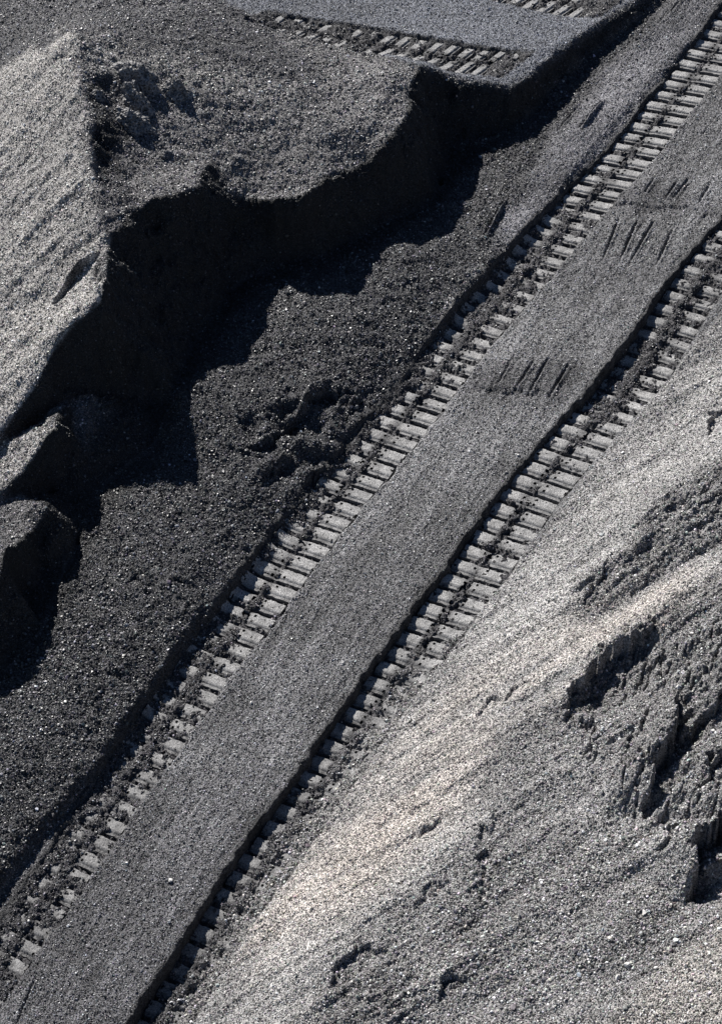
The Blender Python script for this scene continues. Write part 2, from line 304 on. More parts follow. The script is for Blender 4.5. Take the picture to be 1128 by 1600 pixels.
carve('t1', TR1, lambda y: np.interp(y, [0, 60, 200, 300, 380, 430, 520, 600, 900, 1600], [.03, .03, .04, .045, .05, .05, .05, .03, .03, .045]),
      lambda y, u: np.interp(y, [0, 60, 290, 330, 400, 560, 620, 900, 1000, 1130, 1250, 1450, 1600], [-.6, -.75, -.7, -.4, -.3, -.3, -.6, -.65, -.45, -.28, -.3, -.2, .2])
      + 1.3 * ss(.38, .0, u) * np.interp(y, [500, 600, 700, 900, 1150, 1600], [.2, .8, .8, .4, .8, .7]), P12, wr=.05)
carve('t2', TR2, lambda y: np.interp(y, [330, 400, 480, 540, 600, 660, 720, 800, 1000, 1150, 1400, 1600], [.05, .06, .10, .14, .13, .06, .06, .085, .085, .10, .115, .17]),
      lambda y, u: np.interp(y, [330, 420, 480, 620, 660, 720, 980, 1100, 1250, 1600], [-.35, -.4, -.3, -.22, -.45, -.65, -.7, -.45, -.35, -.3])
      + 1.5 * ss(.5, 1.0, u) * np.interp(y, [800, 940, 1030, 1120, 1600], [0, .3, .5, .7, .8]) * 1.0, P12, wr=.10)
PL = 0.19
u2 = track_coords(TR2)[0]; SPILL[:] = ss(.35, .75, u2 + .12 * lump) * (u2 < 1.3) * ss(930, 1150, PY)
carve('t3', TR3, lambda y: .032 + 0 * y, lambda y, u: np.interp(PX, [420, 560, 640, 800], [.05, -.1, -.3, -.45]), PL, wl=.14)
carve('t4', TR4, lambda y: .032 + 0 * y, lambda y, u: -.3 + 0 * y, PL, wl=.06)

# ------------------------------------------------------------------ marks left by bucket teeth
def seg(a, b, depth, wdt, rim=.4):
    global H
    A = at(a[0], a[1], .02)[:2]; B = at(b[0], b[1], .02)[:2]; A, B = A - .18 * (B - A), B + .12 * (B - A); T = B - A; Ln = np.hypot(*T); T = T / Ln; N = np.array([T[1], -T[0]])
    if N[0] < 0: N = -N
    s = (X - A[0]) * T[0] + (Y - A[1]) * T[1]; d = (X - A[0]) * N[0] + (Y - A[1]) * N[1]
    e = np.sin(np.clip((s + .05) / (Ln + .1), 0, 1) * math.pi) ** .8; wdt = wdt * .75; d = d + .008 * (vnoise(s * 14, s * 0, 3) - .5)
    H = H + e * (-depth * np.exp(-(d / wdt) ** 2) + depth * rim * np.exp(-((d - 2.2 * wdt) / (1.2 * wdt)) ** 2))
for a, b, dp, w in [((1100, 8), (1080, 30), .02, .01), ((801, 556), (779, 595), .035, .012), ((829, 568), (809, 600), .05, .016), ((851, 566), (829, 607), .05, .016), ((884, 573), (861, 612), .055, .018),
                    ((964, 345), (944, 395), .05, .016), ((991, 352), (971, 397), .06, .016), ((1016, 352), (989, 398), .06, .016), ((1049, 360), (1029, 402), .05, .016),
                    ((1019, 280), (1008, 297), .04, .016), ((1054, 286), (1041, 305), .05, .016), ((1071, 282), (1056, 302), .05, .016), ((1106, 290), (1093, 312), .05, .018),
                    ((934, 166), (908, 202), .07, .018), ((897, 175), (872, 207), .05, .014), ((782, 328), (760, 372), .08, .018),
                    ((1122, 175), (1095, 210), .03, .01), ((53, 1532), (25, 1600), .04, .010), ((1062, 8), (1040, 32), .04, .012), ((1045, 20), (1030, 40), .03, .012)]:
    seg(a, b, dp, w, 1.0 if dp in (.07, .08) else .35)

# ------------------------------------------------------------------ broken edges: the ground drops on the near side and fills up again
def scarp(line_, drop, run, r0=.5, rag=.11):
    global H
    P = np.array([at(a, b, r0)[:2] for a, b in line_]); bd = np.full(X.shape, 1e9); sg = np.zeros(X.shape); al = np.zeros(X.shape)
    sel = (X > P[:, 0].min() - run * 3) & (X < P[:, 0].max() + run * 3) & (Y > P[:, 1].min() - run * 3) & (Y < P[:, 1].max() + .3)
    xs = X[sel] + rag * fbm(X[sel] * 9, Y[sel] * 9, 3, 170); ys = Y[sel] + rag * fbm(X[sel] * 9, Y[sel] * 9, 3, 175)
    b_, s_, a_ = np.full(xs.shape, 1e9), np.zeros(xs.shape), np.zeros(xs.shape); tot = len(P) - 1
    for k in range(tot):
        d = P[k + 1] - P[k]; L2 = d @ d; t = np.clip(((xs - P[k, 0]) * d[0] + (ys - P[k, 1]) * d[1]) / L2, 0, 1)
        ex = xs - P[k, 0] - t * d[0]; ey = ys - P[k, 1] - t * d[1]; dd = np.hypot(ex, ey); cr = -(d[0] * (ys - P[k, 1]) - d[1] * (xs - P[k, 0]))
        w = dd < b_; b_[w] = dd[w]; s_[w] = np.sign(cr)[w]; a_[w] = ((k + t) / tot)[w]
    e = np.sin(np.clip(a_, 0, 1) * math.pi) ** .5
    H[sel] -= np.where(s_ > 0, drop * e * ss(0, .035, b_) * np.exp(-(b_ / run) ** 1.5), 0)
    H[sel] += np.where(s_ <= 0, drop * .35 * e * np.exp(-(b_ / (run * .8)) ** 1.5), drop * .35 * e * (1 - ss(0, .03, b_)))
scarp([(76, 450), (100, 432), (130, 412), (160, 404)], .13, .10, 1.4, .04)
for ln, dr, rn, r_0 in [([(880, 1112), (895, 1070), (915, 1040), (945, 1015), (980, 1000), (1020, 975)], .19, .34, .6), ([(1070, 1135), (1092, 1100), (1135, 1078)], .15, .2, 1.0), ([(1095, 1215), (1110, 1180), (1140, 1165)], .14, .18, 1.1), ([(1030, 1330), (1042, 1300), (1060, 1275)], .08, .12, .9), ([(1000, 1262), (1012, 1215), (1035, 1170), (1055, 1120), (1062, 1080)], .30, .28, .85),
                        ([(1068, 1392), (1080, 1340), (1095, 1300), (1128, 1275), (1170, 1260)], .33, .34, 1.05), ([(970, 1180), (990, 1140), (1010, 1095)], .07, .12, .75),
                        ([(682, 1560), (692, 1535), (712, 1526), (734, 1532)], .08, .14, .65), ([(500, 1550), (520, 1515), (560, 1485), (610, 1492)], .05, .2, .4), ([(728, 1110), (760, 1096), (785, 1086), (826, 1068)], .05, .08, .35),
                        ([(650, 1305), (668, 1288), (690, 1280)], .05, .07, .45), ([(630, 1408), (662, 1392), (692, 1376)], .05, .07, .5), ([(610, 1192), (630, 1176), (650, 1166)], .03, .05, .25),
                        ([(972, 940), (1000, 905), (1032, 874)], .035, .08, .45), ([(908, 940), (915, 915), (935, 895), (960, 860)], .05, .10, .4), ([(1095, 680), (1105, 650), (1130, 620)], .08, .12, .35),
                        ([(735, 1420), (748, 1360), (752, 1300), (765, 1250)], .04, .16, .6), ([(560, 1165), (590, 1140), (640, 1110)], .03, .06, .2),
                        ([(440, 660), (462, 640), (490, 612), (530, 598), (548, 600)], .13, .16, .3), ([(375, 700), (400, 690), (430, 672), (446, 645)], .09, .13, .32), ([(405, 735), (425, 720), (455, 700)], .08, .11, .3),
                        ([(470, 735), (485, 725), (505, 712)], .08, .08, .28), ([(198, 912), (215, 902), (240, 906)], .05, .06, .25), ([(262, 905), (285, 898), (305, 906)], .05, .06, .25), ([(640, 590), (652, 575), (668, 560)], .06, .08, .2),
                        ([(200, 958), (220, 955), (236, 960)], .03, .05, .25), ([(540, 625), (560, 610), (585, 612)], .06, .08, .25), ([(905, 310), (1000, 318), (1070, 326), (1150, 336)], .02, .2, .02), ([(735, 598), (800, 606), (868, 614)], .025, .14, .02)]:
    scarp(ln, dr, rn, r_0)

# ------------------------------------------------------------------ relief of the loose material
Hb = H.copy()
gy, gx = np.gradient(blur(H, 3)); gx = gx / np.gradient(X, axis=1); gy = gy / np.gradient(sy)[:, None]
steep = np.clip(np.hypot(gx - BX, gy - BY), 0, 3)
cl = 1 - INR * .92
flat = kR * .25 + kT * .15
rug = np.abs(fbm(X * 3.3, Y * 3.3, 4, 60)); rug2 = fbm(X * 11, Y * 11, 3, 63)
H = H + cl * (kB * (.05 * (rug - .2) + .014 * rug2) * (1 - .7 * UPB) + kB * RUB * .11 * fbm(X * 4.6, Y * 4.6, 3, 66))
H = H + kH * (.04 * (rug - .2) + .016 * rug2) * (1 - .6 * FLANK)
H = H + kH * (1 - FLANK) * (1 - BACK) * .028 * fbm(X * 6, Y * 6, 3, 69) * ss(560, 250, PX)
st1 = fbm(Sx * .55, Sc * 3.2, 4, 71); st2 = fbm(Sx * 2.2, Sc * 16, 3, 74); st3 = fbm(Sx * 8, Sc * 45, 2, 77)
sA = kS * (1 - .5 * DARKR) + FLANK
H = H + FLANK * (.07 * fbm(Sx * .5, Sc * 1.8, 3, 240) + .03 * fbm(X * 3, Y * 3, 4, 244) + .014 * fbm(X * 13, Y * 13, 2, 247))
st0 = fbm(Sx * .35, Sc * 1.3, 3, 260); stc = fbm(Sx * 2.5, Sc * 6, 4, 263)
H = H + sA * cl * (.10 * st0 + .05 * st1 + .016 * stc + .008 * st2 + .006 * st3 * (1 - FLANK))
crag = 1 - np.abs(fbm(Sx * 2.6, Sc * 6.5, 4, 80)) * 2
Cx = X * -.3 + Y * -.954; Cy = X * -.954 + Y * .3; crag2 = np.abs(fbm(Cx * 1.6, Cy * 5.5, 4, 230, .6))
DK = np.clip(DARKR * ss(.35, .6, vnoise(X * 1.6, Y * 1.6, 236)) * 1.3, 0, 1)
H = H + kS * DK * (.14 * np.clip(crag2, 0, .5) - .05 * ss(.0, .08, .08 - crag2))
H = H + kS * np.clip(CLODR + DARKR * .8 + LOWD * .7, 0, 1) * (.06 * crag + .03 * fbm(X * 15, Y * 15, 3, 83) - .03)
H = H + np.clip(steep - .5, 0, 1) * (.07 * fbm(X * 8, Y * 8, 3, 86) + .13 * fbm(X * 3.2, Y * 3.2, 3, 88)) * (kH + kB)
RD = np.array([.48, .877]); Ra = X * RD[0] + Y * RD[1]; Rc = X * RD[1] - Y * RD[0]; drag = fbm(Ra * .7, Rc * 7, 4, 210); drag2 = fbm(Ra * 3, Rc * 30, 3, 214)
H = H + kR * (1 - INR) * (.010 * fbm(X * 1.1, Y * 1.1, 3, 217) + .010 * drag + .005 * drag2)
T_DRAG = kR * (1 - INR) * (.4 * drag + .3 * drag2 + .35 * fbm(X * 1.7, Y * 1.7, 3, 250))
H = H + kR * (1 - INR) * (.012 * fbm(Sx * 1.1, Sc * 2, 3, 90) + .0035 * fbm(X * 14, Y * 14, 2, 93)) + kT * (.006 * fbm(X * 6, Y * 6, 3, 95))
sm_ = np.clip(kR * (1 - INR) + kT, 0, 1)
grain = RNG.standard_normal(X.shape).astype(np.float32)
H = H + (.0036 + .0006 * (1 - sm_)) * (1 - PALE * .45) * grain + (.003 + .004 * (1 - sm_) * (1 - .6 * PALE)) * (vnoise(X * 38, Y * 38, 97) - .5)

# ------------------------------------------------------------------ colour of the material, with some shade painted into it
def mixc(a, b, k): return a * (1 - k[..., None]) + np.array(b) * k[..., None]
T = np.zeros(X.shape + (3,)) + np.array([.036, .036, .039])
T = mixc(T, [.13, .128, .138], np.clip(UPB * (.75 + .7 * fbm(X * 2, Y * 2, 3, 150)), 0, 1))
T = mixc(T, [.080, .079, .082], kR)
T = mixc(T, [.070, .069, .073], kR * ss(1050, 1450, PY))
T = mixc(T, [.13, .129, .132], kR * np.clip(.5 + 1.2 * fbm(X * .9, Y * .9, 3, 160), 0, 1) * .7 * (PY < 1200))
for bp_ in ([(930, 285), (1128, 285), (1128, 335), (1000, 330), (920, 320)], [(720, 560), (900, 590), (880, 630), (700, 610)], [(900, 400), (1050, 420), (1000, 455), (880, 430)]):
    T = mixc(T, [.055, .054, .058], kR * mask(bp_, 6) * .8)
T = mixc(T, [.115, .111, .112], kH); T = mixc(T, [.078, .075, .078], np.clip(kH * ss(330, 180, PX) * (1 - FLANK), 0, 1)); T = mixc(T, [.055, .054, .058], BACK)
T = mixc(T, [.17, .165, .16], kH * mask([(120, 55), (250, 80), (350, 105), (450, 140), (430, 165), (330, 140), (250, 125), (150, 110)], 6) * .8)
T = mixc(T, [.011, .011, .012], kH * ss(.35, .9, steep) * (1 - FLANK) * (1 - SPURT) * (1 - BACK))  # cliff shade deepened by a near-black colour on the steep faces
CUT_SHADE = ss(.75, 1.15, steep) * ss(.25, .6, gy - gx * .5)  # steep faces turned from the sun, their shade painted in below
T = mixc(T, [.25, .238, .226], FLANK * (1 - CUT_SHADE) * np.clip(.72 + .7 * st1 + .4 * st2, .3, 1)); T = mixc(T, [.17, .162, .156], SPURT * (1 - CUT_SHADE)); T = mixc(T, [.011, .011, .012], kH * CUT_SHADE * (1 - BACK))
T = mixc(T, [.098, .103, .118], kT)
T = mixc(T, [.175, .170, .168], kS); T = mixc(T, [.26, .252, .244], kS * np.clip(PALE * (.8 + .6 * st1 + .5 * st2), 0, 1)); T = mixc(T, [.36, .325, .297], PINK * kS * np.clip(.8 + 1.3 * st1 + .4 * st2, 0, 1)); T = mixc(T, [.25, .235, .22], CORNER * kS)
T = mixc(T, [.105, .101, .100], np.clip(DARKR * .6 + CLODR * .7 + LOWD * .7, 0, 1) * kS * np.clip(.65 + 1.0 * st2 + .5 * st1, 0, 1))  # coarser dark gravel; right mound also darkened for facing away from the sun
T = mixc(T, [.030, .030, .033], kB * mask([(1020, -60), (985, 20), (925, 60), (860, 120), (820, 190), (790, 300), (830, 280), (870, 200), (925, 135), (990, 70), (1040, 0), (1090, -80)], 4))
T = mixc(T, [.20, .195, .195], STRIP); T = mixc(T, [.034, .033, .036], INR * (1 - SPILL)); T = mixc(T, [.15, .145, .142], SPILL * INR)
T = T * (1 + .22 * fbm(X * 1.3, Y * 1.3, 4, 110) + .10 * fbm(Sx * 2, Sc * 7, 4, 113) + .14 * fbm(X * 9, Y * 9, 3, 280))[..., None]
T = mixc(T, [.026, .026, .028], WALL_SHADE * .9); FOOT_SHADE = blur((ZONE == 3).astype(np.float32), 22) * kB; T = T * (1 - .6 * ss(.05, .4, FOOT_SHADE))[..., None]; RB = H - base(X, Y); T = mixc(T, [.014, .014, .015], blur((ZONE == 3).astype(np.float32), 2) * ss(.62, .42, RB) * (1 - ss(.3, .7, SPURT)) * (PX > -50) * (PX < 1000) * (PY > 150) * ss(.0, .0001, 1 - SPURT - ss(105, 60, PX) * (PY < 880)))  # painted shade: rut walls, ground below the cliff, pit floor
T = T * (1 + T_DRAG)[..., None]; T = np.clip(T, .01, .6)

# ------------------------------------------------------------------ materials
def new_mat(name):
    mt = bpy.data.materials.new(name); mt.use_nodes = True; nt = mt.node_tree; return mt, nt, nt.nodes['Principled BSDF']
def ground_mat(name):
    mt, nt, b = new_mat(name); N = nt.nodes.new; Lk = nt.links.new
    at_ = N('ShaderNodeAttribute'); at_.attribute_name = 'tone'
    tc = N('ShaderNodeNewGeometry')
    vo = N('ShaderNodeTexVoronoi'); vo.inputs['Scale'].default_value = 85; Lk(tc.outputs['Position'], vo.inputs['Vector'])
    sp = N('ShaderNodeSeparateColor'); Lk(vo.outputs['Color'], sp.inputs[0])
    mr = N('ShaderNodeMapRange'); mr.inputs['To Min'].default_value = .15; mr.inputs['To Max'].default_value = 2.1; Lk(sp.outputs[0], mr.inputs['Value'])
    mx = N('ShaderNodeVectorMath'); mx.operation = 'SCALE'; Lk(at_.outputs['Color'], mx.inputs[0]); Lk(mr.outputs[0], mx.inputs['Scale'])
    Lk(mx.outputs[0], b.inputs['Base Color'])
    b.inputs['Roughness'].default_value = .75; b.inputs['Specular IOR Level'].default_value = .3
    bp = N('ShaderNodeBump'); bp.inputs['Strength'].default_value = .9; bp.inputs['Distance'].default_value = .006
    Lk(vo.outputs['Distance'], bp.inputs['Height']); bp.invert = True; Lk(bp.outputs[0], b.inputs['Normal'])
    return mt
GM = ground_mat('gravelly_soil')
def plate_mat():
    mt, nt, b = new_mat('pressed_dust'); N = nt.nodes.new; Lk = nt.links.new
    tc = N('ShaderNodeNewGeometry')
    n1 = N('ShaderNodeTexNoise'); n1.inputs['Scale'].default_value = 95; n1.inputs['Detail'].default_value = 5; n1.inputs['Roughness'].default_value = .8; Lk(tc.outputs['Position'], n1.inputs['Vector'])
    n2 = N('ShaderNodeTexNoise'); n2.inputs['Scale'].default_value = 9; n2.inputs['Detail'].default_value = 4; Lk(tc.outputs['Position'], n2.inputs['Vector'])
    cr = N('ShaderNodeValToRGB'); cr.color_ramp.elements[0].position = .38; cr.color_ramp.elements[0].color = (.03, .03, .031, 1); cr.color_ramp.elements[1].position = .60; cr.color_ramp.elements[1].color = (.50, .492, .482, 1)
    Lk(n1.outputs[0], cr.inputs[0])
    mr = N('ShaderNodeMapRange'); mr.inputs['From Min'].default_value = .3; mr.inputs['From Max'].default_value = .7; mr.inputs['To Min'].default_value = .75; mr.inputs['To Max'].default_value = 1.15; Lk(n2.outputs[0], mr.inputs['Value'])
    ga = N('ShaderNodeAttribute'); ga.attribute_name = 'grit'  # real grit, plus painted shade on bevel and skirt
    mg = N('ShaderNodeMix'); mg.data_type = 'RGBA'; Lk(ga.outputs['Fac'], mg.inputs[0]); Lk(cr.outputs[0], mg.inputs[6])
    vo = N('ShaderNodeTexVoronoi'); vo.inputs['Scale'].default_value = 95; Lk(tc.outputs['Position'], vo.inputs['Vector'])
    c2 = N('ShaderNodeValToRGB'); c2.color_ramp.elements[0].color = (.012, .012, .013, 1); c2.color_ramp.elements[1].color = (.17, .167, .167, 1); sp2 = N('ShaderNodeSeparateColor'); Lk(vo.outputs['Color'], sp2.inputs[0]); Lk(sp2.outputs[0], c2.inputs[0]); Lk(c2.outputs[0], mg.inputs[7])
    mx = N('ShaderNodeVectorMath'); mx.operation = 'SCALE'; Lk(mg.outputs[2], mx.inputs[0]); Lk(mr.outputs[0], mx.inputs['Scale']); Lk(mx.outputs[0], b.inputs['Base Color'])
    bp = N('ShaderNodeBump'); bp.inputs['Strength'].default_value = .5; bp.inputs['Distance'].default_value = .003; Lk(n1.outputs[0], bp.inputs['Height']); Lk(bp.outputs[0], b.inputs['Normal'])
    b.inputs['Roughness'].default_value = .8; b.inputs['Specular IOR Level'].default_value = .25
    return mt
PM = plate_mat()
def stone_mat(name, k=1.0):
    mt, nt, b = new_mat(name); N = nt.nodes.new; Lk = nt.links.new
    a = N('ShaderNodeAttribute'); a.attribute_type = 'INSTANCER'; a.attribute_name = 'tint'
    Lk(a.outputs['Color'], b.inputs['Base Color'])
    b.inputs['Roughness'].default_value = .42; b.inputs['Specular IOR Level'].default_value = .5
    return mt
SM = stone_mat('gravel_stone')

# ------------------------------------------------------------------ the land, one sheet, cut along the edges of its zones
VTX = np.stack([X, Y, H], -1).reshape(-1, 3)
def grid_object(name, sel, flatshade=True):
    j, i = np.nonzero(sel[:-1, :-1]); ids = j * NX + i
    q = np.stack([ids, ids + 1, ids + NX + 1, ids + NX], -1)
    u, inv = np.unique(q, return_inverse=True); q = inv.reshape(-1, 4)
    me = bpy.data.meshes.new(name)
    me.vertices.add(len(u)); me.vertices.foreach_set('co', VTX[u].astype(np.float32).ravel())
    me.loops.add(q.size); me.loops.foreach_set('vertex_index', q.ravel().astype(np.int32))
    me.polygons.add(len(q)); me.polygons.foreach_set('loop_start', np.arange(0, q.size, 4, dtype=np.int32))
    me.update(calc_edges=True)
    ca = me.attributes.new('tone', 'FLOAT_COLOR', 'POINT')
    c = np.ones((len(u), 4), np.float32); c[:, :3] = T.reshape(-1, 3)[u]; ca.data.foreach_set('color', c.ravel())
    me.materials.append(GM)
    ob = bpy.data.objects.new(name, me); COL.objects.link(ob); ob['kind'] = 'structure'
    return ob
for zi, nm in enumerate(['road', 'rubble_bank', 'gravel_slope', 'spoil_heap', 'raised_platform']):
    grid_object(nm, ZONE == zi)

# ------------------------------------------------------------------ prints of the track shoes
def tag(o, label=None, cat=None, group=None, kind=None):
    if label: o['label'] = label
    if cat: o['category'] = cat
    if group: o['group'] = group
    if kind: o['kind'] = kind
LABELS = {'t1': 'long crawler track print beside the dark rubble bank, left of the road',
          't2': 'crawler track print along the foot of the pale gravel slope, partly buried lower down',
          't3': 'short crawler track print with slanting bars along the front edge of the raised platform',
          't4': 'crawler track print on the raised platform cut by the top edge of the picture'}
NU, NV = 44, 12
for name, L, R, pitch, phase, sink in TRACKS:
    k = np.arange(0, int((len(L) - 1) * .05 / pitch) + 1)
    mid = (L[len(L) // 2] + R[len(L) // 2]) / 2
    root = bpy.data.objects.new('track_print', None); COL.objects.link(root); root.location = (mid[0], mid[1], float(sample(Hb, mid[0], mid[1])))
    root.empty_display_size = .1
    tag(root, LABELS[name], 'track print', 'crawler track prints on the gravel')
    for kk in k:
        v0 = (kk - phase) * pitch; 
        if v0 < 0.02 or v0 + pitch > (len(L) - 1) * .05 - .02: continue
        uu, vv = np.meshgrid(np.linspace(0.0, 1.0, NU), np.linspace(0.0, 1.0, NV))
        pm_ = (L[min(int(v0 / .05), len(L) - 1)] + R[min(int(v0 / .05), len(L) - 1)]) / 2; pyc = project(np.array([pm_[0], pm_[1], base(*pm_)]))[1]
        vv = vv * float(np.interp(pyc, [300, 420, 620, 720], [.60, .60, .66, .73]) + .015 * RNG.standard_normal())
        st = (v0 + vv * pitch) / .05; i0 = np.clip(st.astype(int), 0, len(L) - 2); f = (st - i0)[..., None]
        l = L[i0] * (1 - f) + L[i0 + 1] * f; r = R[i0] * (1 - f) + R[i0 + 1] * f
        jit = RNG.standard_normal(6)
        p = l + (r - l) * (uu + .008 * jit[0])[..., None]
        px, py = project(np.concatenate([p, sample(Hs, p[..., 0], p[..., 1])[..., None]], -1))
        if px.mean() < -60 or px.mean() > 1200 or py.mean() < -60 or py.mean() > 1680: continue
        z = sample(Hs, p[..., 0], p[..., 1]) - sink(py) * float(.35 + .65 * ss(0, .35, v0) * (1 - ss((len(L) - 1) * .05 - .45, (len(L) - 1) * .05 - .05, v0)))
        bev = ss(.68, .80, vv / vv.max())                                        # the shoe dips towards its grouser
        z = z + .002 * jit[1] + .003 * jit[2] * (uu - .5) - .016 * bev + .003 * (vnoise(p[..., 0] * 22, p[..., 1] * 22, 120) - .5)
        ed = np.minimum(np.minimum(uu, 1 - uu) * 18, 1); z = z - .002 * (1 - ed) + .003 * RNG.standard_normal(uu.shape) * .35 - .010 * np.exp(-((uu - .47) / .08) ** 2)
        w = .008 * (vnoise(p[..., 0] * 30, p[..., 1] * 30, 121) - .5) * ((vv <= 0) | (vv >= vv.max() - 1e-6))
        p = p + w[..., None]
        top = np.concatenate([p, z[..., None]], -1).reshape(-1, 3)
        ij = np.arange(NU * NV).reshape(NV, NU)
        fa = np.stack([ij[:-1, :-1], ij[1:, :-1], ij[1:, 1:], ij[:-1, 1:]], -1)
        hole = np.zeros((NV - 1, NU - 1), bool)
        for hu, hv in ((16, 2), (16, 7), (26, 1), (26, 6)):          # nips left by the shoe bolts
            if RNG.random() < .85: hole[hv, hu:hu + 2] = True; hole[hv + 1, hu:hu + 2] = True
        bite = np.exp(-((uu - .47) / .10) ** 2) * (.15 + .6 * RNG.random()) + .75 * vnoise(p[..., 0] * 24, p[..., 1] * 24, 270) + .35 * vnoise(p[..., 0] * 60, p[..., 1] * 60, 272) + .25 * np.exp(-(np.minimum(uu, 1 - uu) / .05) ** 2)
        hole |= (bite[:-1, :-1] > .98)
        fl = fa[~hole].reshape(-1, 4).tolist()
        rim = np.concatenate([ij[0, :], ij[1:, -1], ij[-1, -2::-1], ij[-2:0:-1, 0]])
        nb_ = len(rim); low = top[rim].copy(); low[:, 2] -= .06; nb = len(top)
        for a in range(len(rim)):
            b = (a + 1) % len(rim); fl.append([int(rim[a]), int(rim[b]), nb + b, nb + a])
        me = bpy.data.meshes.new('tread_plate'); me.from_pydata((np.vstack([top, low]) - np.array(root.location)).tolist(), [], fl); tv = np.exp(-((uu - .47) / float(np.interp(pyc, [250, 600, 700], [.17, .15, .11]))) ** 2 - ((vv / vv.max() - .45) / .55) ** 4) * (.6 + .5 * RNG.random()) + .55 * (vnoise(p[..., 0] * 16, p[..., 1] * 16, 200) - .45) + .42 * bev + float(np.interp(pyc, [60, 300, 420, 620, 900, 1200, 1500], [0, .05, .3, .1, .1, .45, .6]))
        tv = np.clip(np.concatenate([tv.ravel(), np.full(nb_, .8)]), 0, 1).astype(np.float32); at0 = me.attributes.new('grit', 'FLOAT', 'POINT'); at0.data.foreach_set('value', tv)  # besides real grit, this darkens bevel and skirt as painted shade
        me.materials.append(PM)
        po = bpy.data.objects.new('tread_plate', me); COL.objects.link(po); po.parent = root

# ------------------------------------------------------------------ loose gravel
def gravel_nodes():
    ng = bpy.data.node_groups.new('gravel', 'GeometryNodeTree')
    ng.interface.new_socket('Geometry', in_out='INPUT', socket_type='NodeSocketGeometry'); ng.interface.new_socket('Geometry', in_out='OUTPUT', socket_type='NodeSocketGeometry')
    N = ng.nodes.new; Lk = ng.links.new
    gi = N('NodeGroupInput'); go = N('NodeGroupOutput')
    ico = N('GeometryNodeMeshIcoSphere'); ico.inputs['Radius'].default_value = 1; ico.inputs['Subdivisions'].default_value = 1
    sp = N('GeometryNodeSetPosition'); rv = N('FunctionNodeRandomValue'); rv.data_type = 'FLOAT_VECTOR'; rv.inputs[0].default_value = (-.3, -.3, -.3); rv.inputs[1].default_value = (.3, .3, .3)
    Lk(ico.outputs[0], sp.inputs['Geometry']); Lk(rv.outputs[0], sp.inputs['Offset'])
    smt = N('GeometryNodeSetMaterial'); smt.inputs['Material'].default_value = SM; Lk(sp.outputs[0], smt.inputs[0])
    iop = N('GeometryNodeInstanceOnPoints'); Lk(gi.outputs[0], iop.inputs['Points']); Lk(smt.outputs[0], iop.inputs['Instance'])
    a1 = N('GeometryNodeInputNamedAttribute'); a1.data_type = 'FLOAT_VECTOR'; a1.inputs[0].default_value = 'rot'
    a2 = N('GeometryNodeInputNamedAttribute'); a2.data_type = 'FLOAT_VECTOR'; a2.inputs[0].default_value = 'size'
    Lk(a1.outputs[0], iop.inputs['Rotation']); Lk(a2.outputs[0], iop.inputs['Scale']); Lk(iop.outputs[0], go.inputs[0])
    return ng
GN = gravel_nodes()
NST = 950000
jj = NCY0 + RNG.random(NST) * (NYC - 1); ii = NCX0 + RNG.random(NST) * (NXC - 1)
j0 = jj.astype(int); i0 = ii.astype(int); tj = jj - j0; ti = ii - i0
def bl(A): 
    if A.ndim == 3: tj_, ti_ = tj[:, None], ti[:, None]
    else: tj_, ti_ = tj, ti
    return (A[j0, i0] * (1 - ti_) + A[j0, i0 + 1] * ti_) * (1 - tj_) + (A[j0 + 1, i0] * (1 - ti_) + A[j0 + 1, i0 + 1] * ti_) * tj_
COARSE = np.clip(kB * (1 - .9 * UPB) * .8 + kH * (1 - FLANK) * .55 + kS * (1 - PALE) * .35 + FLANK * .35 + kS * PALE * .12 + DARKR * .25 + CLODR * .35 + LOWD * .3 + INR * .35, 0, 1.3)
bandc = mask([(700, 1380), (1128, 1200), (1128, 1500), (900, 1600), (640, 1640), (560, 1600)], 20)
COARSE = COARSE + .45 * bandc * kS * ss(.2, .7, vnoise(Sx * 1.1, Sc * 2.4, 140))
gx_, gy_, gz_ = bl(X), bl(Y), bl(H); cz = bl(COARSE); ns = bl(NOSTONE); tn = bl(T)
cz = np.clip(cz * (.75 + .6 * vnoise(gx_ * 2.2, gy_ * 2.2, 130)) , 0, 1.5)
rad = (.0045 + .0015 * cz) * np.exp(RNG.standard_normal(NST) * (.28 + .16 * cz))
big = RNG.random(NST) < .003; rad[big] *= 1.9; rad = np.minimum(rad, .022)
keep = (RNG.random(NST) > ns * .9) & ((RNG.random(NST) < .75 + .3 * cz))
zn = ZONE[j0, i0]
size = rad[:, None] * (.65 + .7 * RNG.random((NST, 3)))
rot = RNG.random((NST, 3)) * 6.283
lum = np.exp(RNG.standard_normal(NST) * (.9 + .2 * bl(kR) - .18 * bl(kS) - .30 * bl(PINK * kS)) - .02); br = RNG.random(NST) < .006; lum[br] *= 2.6
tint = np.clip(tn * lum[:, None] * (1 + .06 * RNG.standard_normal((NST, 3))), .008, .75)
tint[br] = np.clip(tint[br] + .15, 0, .75)
GL = ['fine crushed gravel covering the road between the two track prints', 'dark coarse crushed gravel covering the rubble bank between the cut face and the road',
      'loose gravel covering the long pale slope on the right', 'coarse gravel covering the spoil heap at upper left', 'bluish fine gravel covering the raised platform at the top']
